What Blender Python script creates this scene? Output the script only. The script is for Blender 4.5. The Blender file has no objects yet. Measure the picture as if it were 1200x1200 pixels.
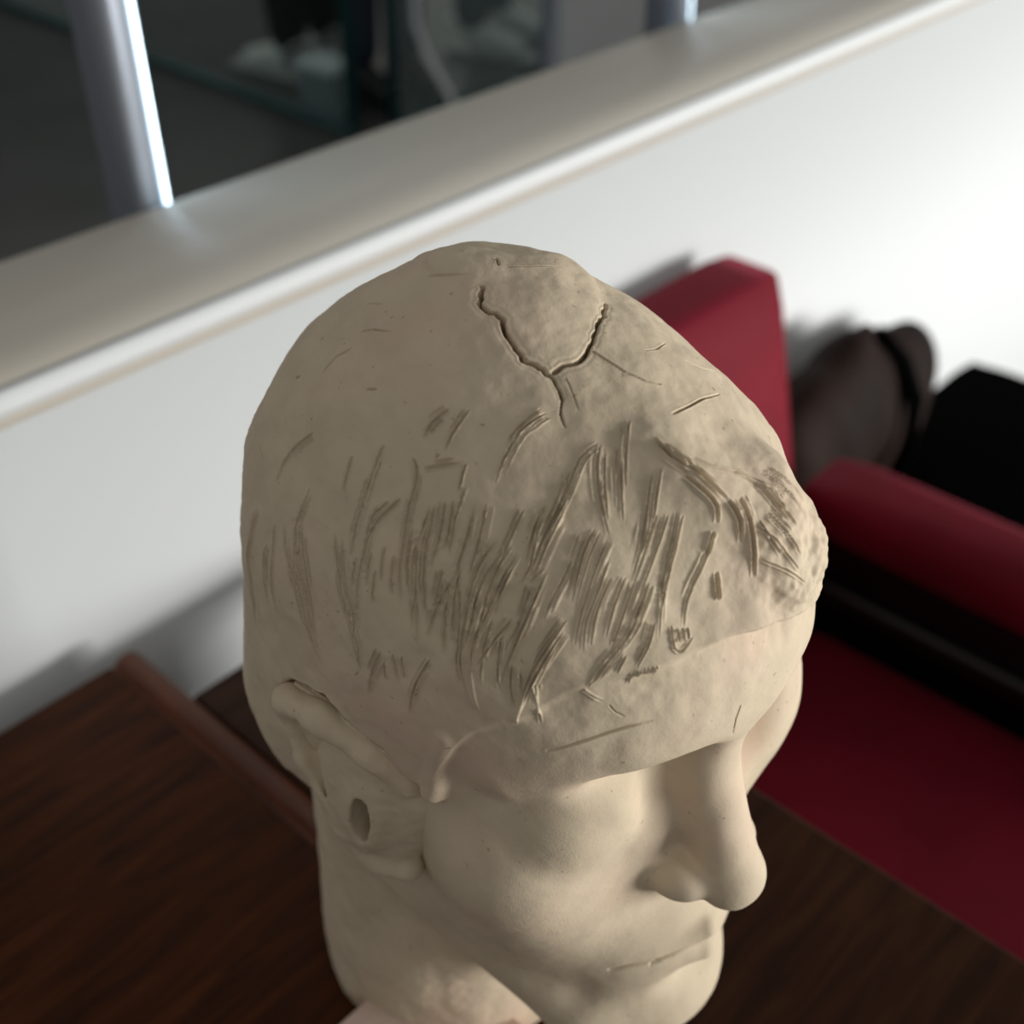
import bpy, bmesh, math, random
import numpy as np
from mathutils import Vector, Matrix

# ------------------------------------------------------------------ camera, world, light, exposure
sc = bpy.context.scene
col = sc.collection
R = math.radians
cam_d = bpy.data.cameras.new('camera'); cam = bpy.data.objects.new('camera', cam_d); col.objects.link(cam)
cam.location = (0, 0, 1.24); cam.rotation_euler = (R(52.5), 0, R(-47.07))
cam_d.sensor_width = 36; cam_d.lens = 1413/1200*36; cam_d.clip_start = 0.02
cam_d.dof.use_dof = True; cam_d.dof.focus_distance = 0.345; cam_d.dof.aperture_fstop = 7.5
sc.camera = cam
w = bpy.data.worlds.new('world'); sc.world = w; w.use_nodes = True
w.node_tree.nodes['Background'].inputs[0].default_value = (1.0, 0.97, 0.92, 1)
w.node_tree.nodes['Background'].inputs[1].default_value = 0.30
def area(name, loc, target, sx, sy, power, color):
    l = bpy.data.lights.new(name, 'AREA'); l.shape = 'RECTANGLE'; l.size = sx; l.size_y = sy
    l.energy = power; l.color = color
    o = bpy.data.objects.new(name, l); col.objects.link(o); o.location = loc
    o.rotation_euler = (Vector(target)-Vector(loc)).to_track_quat('-Z', 'Y').to_euler()
    return o
area('window_right_offscreen', (4.2, -6.0, 0.95), (0.2, 0.3, 0.85), 3.5, 1.9, 640, (1.0, 0.965, 0.92))
vs = sc.view_settings
vs.view_transform = 'Standard'; vs.look = 'None'; vs.gamma = 1.0; vs.use_curve_mapping = False; vs.exposure = 0.05

# ------------------------------------------------------------------ helpers
def tag(o, label=None, cat=None, group=None, kind=None):
    if label: o['label'] = label
    if cat: o['category'] = cat
    if group: o['group'] = group
    if kind: o['kind'] = kind
    return o
def empty(name, loc=(0,0,0), rz=0):
    o = bpy.data.objects.new(name, None); col.objects.link(o); o.location = loc; o.rotation_euler = (0,0,rz); o.empty_display_size = 0.05
    return o
def link(name, me, mat, parent=None, smooth=True):
    if mat is not None: me.materials.append(mat)
    if smooth: me.polygons.foreach_set('use_smooth', [True]*len(me.polygons))
    o = bpy.data.objects.new(name, me); col.objects.link(o)
    if parent: o.parent = parent
    return o
def from_bm(name, bm, mat, parent=None, smooth=True):
    me = bpy.data.meshes.new(name); bmesh.ops.recalc_face_normals(bm, faces=bm.faces); bm.to_mesh(me); bm.free()
    o = link(name, me, mat, parent, smooth)
    return o
def box_bm(x0, x1, y0, y1, z0, z1, bevel=0.0, seg=3):
    bm = bmesh.new(); bmesh.ops.create_cube(bm, size=1)
    for v in bm.verts:
        v.co = Vector(((x0+x1)/2+v.co.x*(x1-x0), (y0+y1)/2+v.co.y*(y1-y0), (z0+z1)/2+v.co.z*(z1-z0)))
    if bevel: bmesh.ops.bevel(bm, geom=bm.edges[:], offset=bevel, segments=seg, profile=0.5, affect='EDGES')
    return bm
def box(name, b, mat, parent=None, bevel=0.0, seg=3, smooth=True):
    o = from_bm(name, box_bm(*b, bevel=bevel, seg=seg), mat, parent, smooth)
    if bevel:
        m = o.modifiers.new('wn', 'WEIGHTED_NORMAL'); m.keep_sharp = True
    return o
def tube(name, pts, rad, mat, parent=None, n=12, caps=True):
    bm = bmesh.new(); pts = [Vector(p) for p in pts]; rads = rad if isinstance(rad, (list, tuple)) else [rad]*len(pts)
    rings = []; up = Vector((0.13, 0.31, 0.94))
    for i, p in enumerate(pts):
        t = (pts[min(i+1, len(pts)-1)]-pts[max(i-1, 0)]).normalized()
        a = t.cross(up).normalized(); b = t.cross(a).normalized()
        rings.append([bm.verts.new(p+a*math.cos(2*math.pi*k/n)*rads[i]+b*math.sin(2*math.pi*k/n)*rads[i]) for k in range(n)])
    for r0, r1 in zip(rings[:-1], rings[1:]):
        for k in range(n): bm.faces.new((r0[k], r0[(k+1) % n], r1[(k+1) % n], r1[k]))
    if caps: bm.faces.new(rings[0]); bm.faces.new(rings[-1][::-1])
    return from_bm(name, bm, mat, parent)
def prism(name, prof, axis, a0, a1, mat, parent=None, bevel=0.0, seg=3):
    """profile polygon swept along an axis; profile gives the other two coordinates in order"""
    bm = bmesh.new()
    def P(u, v, a): return {'x': (a, u, v), 'y': (u, a, v), 'z': (u, v, a)}[axis]
    f0 = [bm.verts.new(P(u, v, a0)) for u, v in prof]; f1 = [bm.verts.new(P(u, v, a1)) for u, v in prof]
    n = len(prof)
    bm.faces.new(f0); bm.faces.new(f1[::-1])
    for i in range(n): bm.faces.new((f0[i], f0[(i+1) % n], f1[(i+1) % n], f1[i]))
    bmesh.ops.recalc_face_normals(bm, faces=bm.faces)
    if bevel: bmesh.ops.bevel(bm, geom=bm.edges[:], offset=bevel, segments=seg, profile=0.5, affect='EDGES')
    o = from_bm(name, bm, mat, parent)
    if bevel:
        m = o.modifiers.new('wn', 'WEIGHTED_NORMAL'); m.keep_sharp = True
    return o

# ------------------------------------------------------------------ materials
def mat(name, rgb, rough=0.5, metal=0.0, coat=0.0, spec=0.5):
    m = bpy.data.materials.new(name); m.use_nodes = True; b = m.node_tree.nodes['Principled BSDF']
    b.inputs['Base Color'].default_value = (*rgb, 1); b.inputs['Roughness'].default_value = rough
    b.inputs['Metallic'].default_value = metal; b.inputs['Coat Weight'].default_value = coat
    b.inputs['Specular IOR Level'].default_value = spec
    return m
def nodes(m): return m.node_tree.nodes, m.node_tree.links, m.node_tree.nodes['Principled BSDF']
def noise(m, scale, detail=4, rough=0.55, vec=None, dist=0.0):
    N, L, b = nodes(m); t = N.new('ShaderNodeTexNoise'); t.inputs['Scale'].default_value = scale
    t.inputs['Detail'].default_value = detail; t.inputs['Roughness'].default_value = rough; t.inputs['Distortion'].default_value = dist
    if vec is None:
        tc = N.new('ShaderNodeTexCoord'); vec = tc.outputs['Object']
    L.new(vec, t.inputs['Vector']); return t.outputs['Fac']
def ramp(m, fac, stops):
    N, L, b = nodes(m); r = N.new('ShaderNodeValToRGB'); L.new(fac, r.inputs['Fac'])
    e = r.color_ramp.elements
    while len(e) < len(stops): e.new(0.5)
    for k, (p, c) in enumerate(stops): e[k].position = p; e[k].color = (*c, 1)
    return r.outputs['Color']
def mix(m, fac, a, b_):
    N, L, b = nodes(m); x = N.new('ShaderNodeMix'); x.data_type = 'RGBA'
    if isinstance(fac, float): x.inputs['Factor'].default_value = fac
    else: L.new(fac, x.inputs['Factor'])
    for s, v in ((x.inputs[6], a), (x.inputs[7], b_)):
        if isinstance(v, tuple): s.default_value = (*v, 1)
        else: L.new(v, s)
    return x.outputs[2]
def bump(m, fac, dist, strength=1.0):
    N, L, b = nodes(m); n = N.new('ShaderNodeBump'); n.inputs['Distance'].default_value = dist; n.inputs['Strength'].default_value = strength
    L.new(fac, n.inputs['Height'])
    if b.inputs['Normal'].links: L.new(b.inputs['Normal'].links[0].from_socket, n.inputs['Normal'])
    L.new(n.outputs['Normal'], b.inputs['Normal'])
def colour(m, sock): m.node_tree.links.new(sock, m.node_tree.nodes['Principled BSDF'].inputs['Base Color'])
def scaled(m, s):
    N, L, b = nodes(m); tc = N.new('ShaderNodeTexCoord'); mp = N.new('ShaderNodeMapping'); mp.inputs['Scale'].default_value = s
    L.new(tc.outputs['Object'], mp.inputs['Vector']); return mp.outputs['Vector']
def emit(name, rgb, strength):
    m = mat(name, rgb); b = m.node_tree.nodes['Principled BSDF']
    b.inputs['Emission Color'].default_value = (*rgb, 1); b.inputs['Emission Strength'].default_value = strength
    return m
M = {}
m = M['clay'] = mat('clay', (0.50, 0.42, 0.31), 0.78, spec=0.3)
big = noise(m, 14, 3); c0 = ramp(m, big, [(0.30, (0.55, 0.465, 0.34)), (0.50, (0.63, 0.535, 0.395)), (0.72, (0.65, 0.50, 0.385))])
mid = noise(m, 60, 5, 0.6); c1 = ramp(m, mid, [(0.35, (0.82, 0.82, 0.82)), (0.6, (1, 1, 1))])
N, L, b = nodes(m); mm_ = N.new('ShaderNodeMix'); mm_.data_type = 'RGBA'; mm_.blend_type = 'MULTIPLY'; mm_.inputs[0].default_value = 0.5
L.new(c0, mm_.inputs[6]); L.new(c1, mm_.inputs[7])
pits = ramp(m, noise(m, 420, 2, 0.5), [(0.70, (1, 1, 1)), (0.76, (0.45, 0.38, 0.3))])
m2_ = N.new('ShaderNodeMix'); m2_.data_type = 'RGBA'; m2_.blend_type = 'MULTIPLY'; m2_.inputs[0].default_value = 0.6
L.new(mm_.outputs[2], m2_.inputs[6]); L.new(pits, m2_.inputs[7]); colour(m, m2_.outputs[2])
bump(m, noise(m, 1100, 4, 0.65), 0.0005, 0.25); bump(m, noise(m, 300, 3, 0.5), 0.0006, 0.12)

M['wall'] = mat('painted_wall', (0.70, 0.74, 0.755), 0.6); bump(M['wall'], noise(M['wall'], 90, 4), 0.0006, 0.2)
M['ledge'] = mat('ledge_paint', (0.68, 0.645, 0.57), 0.48); bump(M['ledge'], noise(M['ledge'], 160, 3, vec=scaled(M['ledge'], (0.05, 1, 1))), 0.0005, 0.25)
M['edge'] = mat('ledge_edge_paint', (0.70, 0.74, 0.755), 0.6)
m = M['floor'] = mat('dark_floor', (0.055, 0.056, 0.055), 0.35)
colour(m, ramp(m, noise(m, 3, 5), [(0.3, (0.040, 0.040, 0.038)), (0.7, (0.070, 0.072, 0.072))]))
def wood(name, dark, light, scale, rough=0.28, coat=0.3):
    m = mat(name, dark, rough, coat=coat, spec=0.10); v = scaled(m, scale)
    f = noise(m, 6, 6, 0.6, v, 0.8)
    colour(m, ramp(m, f, [(0.32, dark), (0.68, light)]))
    return m
M['desk'] = wood('red_brown_wood', (0.020, 0.0045, 0.0008), (0.078, 0.021, 0.0035), (2.0, 20, 20), 0.42, 0.0)
M['desk_rim'] = wood('rim_wood', (0.065, 0.016, 0.006), (0.14, 0.040, 0.016), (26, 2, 26), 0.35, 0.05)
M['table'] = wood('dark_wood', (0.020, 0.0070, 0.0028), (0.048, 0.018, 0.0075), (2.0, 20, 20), 0.45, 0.0)
M['plinth'] = wood('pale_board', (0.62, 0.46, 0.39), (0.74, 0.58, 0.50), (3, 40, 40), 0.6, 0)
M['plinth_edge'] = wood('board_edge', (0.38, 0.17, 0.07), (0.50, 0.25, 0.11), (3, 40, 40), 0.6, 0)
m = M['red'] = mat('red_velvet', (0.24, 0.004, 0.022), 0.75, spec=0.2)
colour(m, ramp(m, noise(m, 9, 4), [(0.3, (0.115, 0.0015, 0.009)), (0.7, (0.165, 0.003, 0.014))]))
m.node_tree.nodes['Principled BSDF'].inputs['Sheen Weight'].default_value = 0.15
m.node_tree.nodes['Principled BSDF'].inputs['Sheen Tint'].default_value = (0.9, 0.1, 0.2, 1)
bump(m, noise(m, 700, 2), 0.0005, 0.3)
M['black_wood'] = mat('black_lacquered_wood', (0.006, 0.005, 0.005), 0.35)
m = M['leather'] = mat('brown_leather', (0.030, 0.014, 0.010), 0.5)
colour(m, ramp(m, noise(m, 10, 4), [(0.35, (0.008, 0.0035, 0.0025)), (0.7, (0.018, 0.008, 0.005))])); bump(m, noise(m, 140, 4), 0.001, 0.5); m.node_tree.nodes['Principled BSDF'].inputs['Roughness'].default_value = 0.75; m.node_tree.nodes['Principled BSDF'].inputs['Specular IOR Level'].default_value = 0.15
M['black_leather'] = mat('black_leather', (0.003, 0.003, 0.003), 0.8, spec=0.0)
M['brass'] = mat('old_brass', (0.30, 0.20, 0.10), 0.4, 0.9)
M['alu'] = mat('brushed_aluminium', (0.42, 0.47, 0.55), 0.45, 0.7)
M['dark_metal'] = mat('dark_metal', (0.03, 0.03, 0.032), 0.4, 0.5)
M['led'] = emit('led_light', (0.70, 0.88, 1.0), 6)
M['led_strip'] = emit('led_diffuser', (0.55, 0.78, 1.0), 2.5)
M['frost'] = mat('frosted_glass', (0.66, 0.68, 0.69), 0.3)
M['white'] = mat('white_plastic', (0.72, 0.76, 0.80), 0.4)
M['grey_box'] = mat('grey_card', (0.20, 0.23, 0.25), 0.6)
M['black_cloth'] = mat('black_cloth', (0.004, 0.005, 0.008), 0.9)
M['navy'] = mat('navy_denim', (0.020, 0.030, 0.050), 0.9)
M['slate'] = mat('slate_cloth', (0.06, 0.075, 0.10), 0.9)
M['grey_cloth'] = mat('grey_cloth', (0.22, 0.23, 0.25), 0.9)
M['skin'] = mat('skin', (0.50, 0.30, 0.22), 0.6)
M['hair'] = mat('dark_hair', (0.02, 0.014, 0.01), 0.6)
M['shoe'] = mat('white_shoe_leather', (0.75, 0.75, 0.75), 0.5)
M['sole'] = mat('shoe_sole', (0.5, 0.5, 0.5), 0.7)
M['dark_shoe'] = mat('dark_shoe_leather', (0.01, 0.01, 0.012), 0.5)
def glass(name, tint, alpha):
    m = bpy.data.materials.new(name); m.use_nodes = True; N = m.node_tree.nodes; L = m.node_tree.links; N.clear()
    o = N.new('ShaderNodeOutputMaterial'); t = N.new('ShaderNodeBsdfTransparent'); t.inputs[0].default_value = (*tint, 1)
    g = N.new('ShaderNodeBsdfGlossy'); g.inputs['Roughness'].default_value = 0.02; g.inputs['Color'].default_value = (0.85, 0.95, 0.95, 1)
    x = N.new('ShaderNodeMixShader'); x.inputs[0].default_value = alpha
    L.new(t.outputs[0], x.inputs[1]); L.new(g.outputs[0], x.inputs[2]); L.new(x.outputs[0], o.inputs[0])
    return m
M['glass'] = glass('tinted_glass', (0.90, 0.95, 0.94), 0.06)
M['glass_edge'] = mat('green_glass_edge', (0.015, 0.075, 0.075), 0.2)

# ---- signed distance modelling of the clay head, in centimetres: x forward, y to its left, z up
def v3(*a): return np.array(a, dtype=np.float32)
def ell(p, c, r, rz=0.0, ry=0.0):
    q = p - v3(*c)
    if rz:
        a, b = np.cos(rz), np.sin(rz)
        q = np.stack([a*q[:,0]+b*q[:,1], -b*q[:,0]+a*q[:,1], q[:,2]], 1)
    if ry:
        a, b = np.cos(ry), np.sin(ry)
        q = np.stack([a*q[:,0]-b*q[:,2], q[:,1], b*q[:,0]+a*q[:,2]], 1)
    r = v3(*r)
    k0 = np.sqrt(((q/r)**2).sum(1)); k1 = np.sqrt(((q/(r*r))**2).sum(1))
    return k0*(k0-1.0)/np.maximum(k1, 1e-6)
def cap(p, a, b, ra, rb):
    a, b = v3(*a), v3(*b); ba = b-a
    pa = p-a
    h = np.clip(pa@ba/(ba@ba), 0, 1)
    return np.sqrt(((pa-h[:,None]*ba)**2).sum(1)) - (ra+(rb-ra)*h)
def su(a, b, k):
    h = np.maximum(k-np.abs(a-b), 0)/k
    return np.minimum(a, b)-h*h*k*0.25
def sd(a, b, k): return -su(-a, b, k)          # a minus b
HAIR_AZ = np.array([-180,-120,-75,-62,-50,-35,-20,-6,5,17,28,32,41,50,56,60,68,76,100,120,180], dtype=np.float32)
HAIR_Z = np.array([-9,-7,-5,-1.5,2.2,3.4,3.9,4.2,4.9,4.6,4.1,4.4,3.0,2.3,1.6,-1.6,-2.2,0.2,-4,-7,-9], dtype=np.float32)
HAIR_T = np.array([.1,.1,.1,.15,.2,.3,.45,.65,.55,.2,.14,.1,.06,.06,.1,.2,.16,.0,.0,.05,.1], dtype=np.float32)
_az = np.linspace(-180, 180, 361); _k = np.exp(-(np.arange(-14, 15)/6.0)**2); _k /= _k.sum()
HAIR_Z = np.convolve(np.pad(np.interp(_az, HAIR_AZ, HAIR_Z), 14, mode='edge'), _k, 'valid')
HAIR_T = np.convolve(np.pad(np.interp(_az, HAIR_AZ, HAIR_T), 14, mode='edge'), _k, 'valid')
HAIR_AZ = _az
def hair_layer(p):
    az = np.degrees(np.arctan2(-p[:,1], p[:,0]))
    z = np.interp(az, HAIR_AZ, HAIR_Z); t = np.interp(az, HAIR_AZ, HAIR_T)
    h = np.clip((p[:,2]-z)/0.45+0.5, 0, 1)
    top = np.clip((p[:,2]-z)/3.0, 0, 1)
    return h*h*(3-2*h)*(0.08+(t-0.08)*(1-top)**2)
def head_sdf(p):
    p = np.asarray(p, dtype=np.float32)
    m = p.copy(); m[:,1] = -np.abs(m[:,1])     # mirrored half, the right side
    d = ell(p, (-0.1,-0.1,1.5), (9.1,7.7,9.6))
    d = su(d, ell(p, (3.5,0.2,2.6), (6.4,6.6,6.3)), 2.0)
    d = su(d, ell(p, (3.3,0.3,-6.0), (5.4,6.2,7.6)), 2.5)
    d = su(d, ell(p, (4.6,0.8,1.4), (5.0,6.0,2.9)), 1.5)
    # jaw, chin, cheeks
    d = su(d, cap(m, (0.2,-5.0,-9.0), (6.2,-2.6,-14.2), 1.5, 1.7), 2.5)
    d = su(d, ell(p, (7.4,0.4,-14.8), (2.4,2.9,2.3)), 1.8)
    d = su(d, ell(m, (5.0,-4.9,-5.0), (2.2,2.0,2.2)), 1.8)
    d = su(d, ell(p, (6.3,4.25,-3.4), (2.65,2.75,4.0)), 1.5)
    d = su(d, ell(p, (6.4,0.3,-10.6), (3.3,3.9,3.6)), 1.6)
    d = su(d, ell(m, (4.4,-3.3,-7.2), (3.0,2.5,3.6)), 2.0)
    d = su(d, ell(m, (-3.1,-3.7,-4.0), (4.5,3.9,4.6)), 2.0)
    # neck
    d = su(d, cap(p, (-2.9,0,-5), (-2.9,0,-30), 5.5, 6.4), 2.2)
    # eye sockets, lids, brows
    d = sd(d, ell(m, (9.4,-2.0,-1.7), (1.5,1.2,2.1)), 1.0)
    d = sd(d, ell(p, (9.3,-3.8,-0.55), (1.75,2.5,0.95)), 0.9)
    d = su(d, ell(m, (6.1,-3.4,-2.9), (2.0,2.3,2.3)), 0.5)
    d = su(d, cap(m, (8.75,-0.8,2.3), (7.8,-3.2,1.6), 0.7, 0.7), 0.9)
    d = su(d, cap(m, (7.8,-3.2,1.6), (5.5,-5.6,0.0), 0.7, 0.55), 0.9)
    d = su(d, ell(p, (7.95,2.9,1.2), (1.45,1.5,1.0)), 0.5)
    # hair cap with its front curl
    d = d - hair_layer(p)
    d = su(d, cap(p, (7.0,-0.6,8.4), (8.8,0.9,6.6), 0.3, 0.75), 2.0)
    d = su(d, cap(p, (8.9,0.9,6.6), (9.3,1.2,5.4), 0.8, 0.95), 0.7)
    d = su(d, cap(p, (7.8,2.2,7.0), (9.0,2.0,5.4), 0.6, 0.8), 1.5)
    d = su(d, ell(p, (-0.6,0.6,10.45), (2.6,2.2,0.7)), 0.8)
    d = su(d, ell(p, (-1.3,0.0,11.15), (1.3,1.0,0.32)), 0.25)
    d = su(d, cap(p, (4.6,-6.95,1.5), (3.7,-6.75,-1.7), 0.22, 0.38), 0.25)
    # nose
    d = su(d, cap(p, (8.3,0,-0.2), (10.0,0,-6.1), 0.75, 1.1), 0.9)
    d = su(d, ell(p, (10.2,0,-6.3), (1.0,1.05,1.0)), 0.5)
    d = su(d, ell(m, (8.75,-1.35,-6.1), (1.3,0.8,0.75)), 0.45)
    # lips
    d = sd(d, ell(m, (10.6,-0.9,-8.6), (0.9,0.5,0.9)), 0.5)
    d = su(d, cap(m, (9.55,0,-9.75), (7.85,-2.6,-10.2), 0.42, 0.3), 0.35)
    d = su(d, cap(m, (9.55,0,-10.95), (7.85,-2.4,-10.80), 0.46, 0.35), 0.35)
    d = sd(d, ell(p, (10.15,0,-12.4), (0.95,2.4,0.7)), 0.8)
    # fold beside the mouth, eyebrow
    d = sd(d, cap(m, (8.0,-4.9,-9.8), (7.5,-4.2,-12.4), 0.2, 0.2), 1.0)
    d = su(d, cap(m, (8.6,-2.2,1.7), (7.6,-4.0,1.25), 0.35, 0.35), 0.4)
    d = su(d, cap(m, (7.6,-4.0,1.25), (6.1,-5.5,0.35), 0.35, 0.25), 0.4)
    # seat of the ear: a crack along its top edge
    for a, b in (((-2.3,-7.8,-1.0), (-1.4,-7.9,0.15)), ((-1.4,-7.9,0.15), (0.2,-8.0,0.55)), ((0.2,-8.0,0.55), (2.3,-7.6,-0.25))):
        for k in (0.0, 0.25, 0.5): d = sd(d, cap(m, (a[0], a[1]+k, a[2]-0.1-k*0.2), (b[0], b[1]+k, b[2]-0.1-k*0.2), 0.14, 0.14), 0.06)
    d = sd(d, ell(m, (1.45,-6.2,-4.1), (0.75,1.6,1.3), ry=0.1), 0.1)
    return d
def ear_sdf(p):
    p = np.asarray(p, dtype=np.float32)
    m = p.copy(); m[:,1] = -np.abs(m[:,1])
    d = ell(m, (1.2,-6.95,-3.7), (2.2,0.85,3.9), ry=0.18, rz=0.30)
    ch = [(-2.0,-7.7,-1.6,.36), (-1.3,-8.0,-.6,.42), (0.2,-7.95,-.3,.46), (1.8,-7.45,-0.95,.42), (2.8,-6.95,-2.0,.3)]
    for a, b in zip(ch[:-1], ch[1:]): d = su(d, cap(m, a[:3], b[:3], a[3], b[3]), 0.5)
    ch = [(-2.0,-7.7,-1.6,.36), (-1.2,-7.75,-3.4,.32), (0.2,-7.4,-5.8,.32), (1.2,-7.1,-6.9,.4), (2.2,-6.75,-6.8,.5)]
    for a, b in zip(ch[:-1], ch[1:]): d = su(d, cap(m, a[:3], b[:3], a[3], b[3]), 0.5)
    d = sd(d, cap(m, (-1.15,-8.0,-2.0), (0.0,-7.75,-4.7), 0.25, 0.12), 0.2)
    d = su(d, ell(m, (1.35,-7.55,-4.2), (0.75,0.45,1.6), ry=0.1), 0.5)
    d = sd(d, ell(m, (1.45,-7.7,-4.1), (0.40,2.2,1.1), ry=0.1), 0.1)
    return d
def all_sdf(p): return np.minimum(head_sdf(p), ear_sdf(p))

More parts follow.
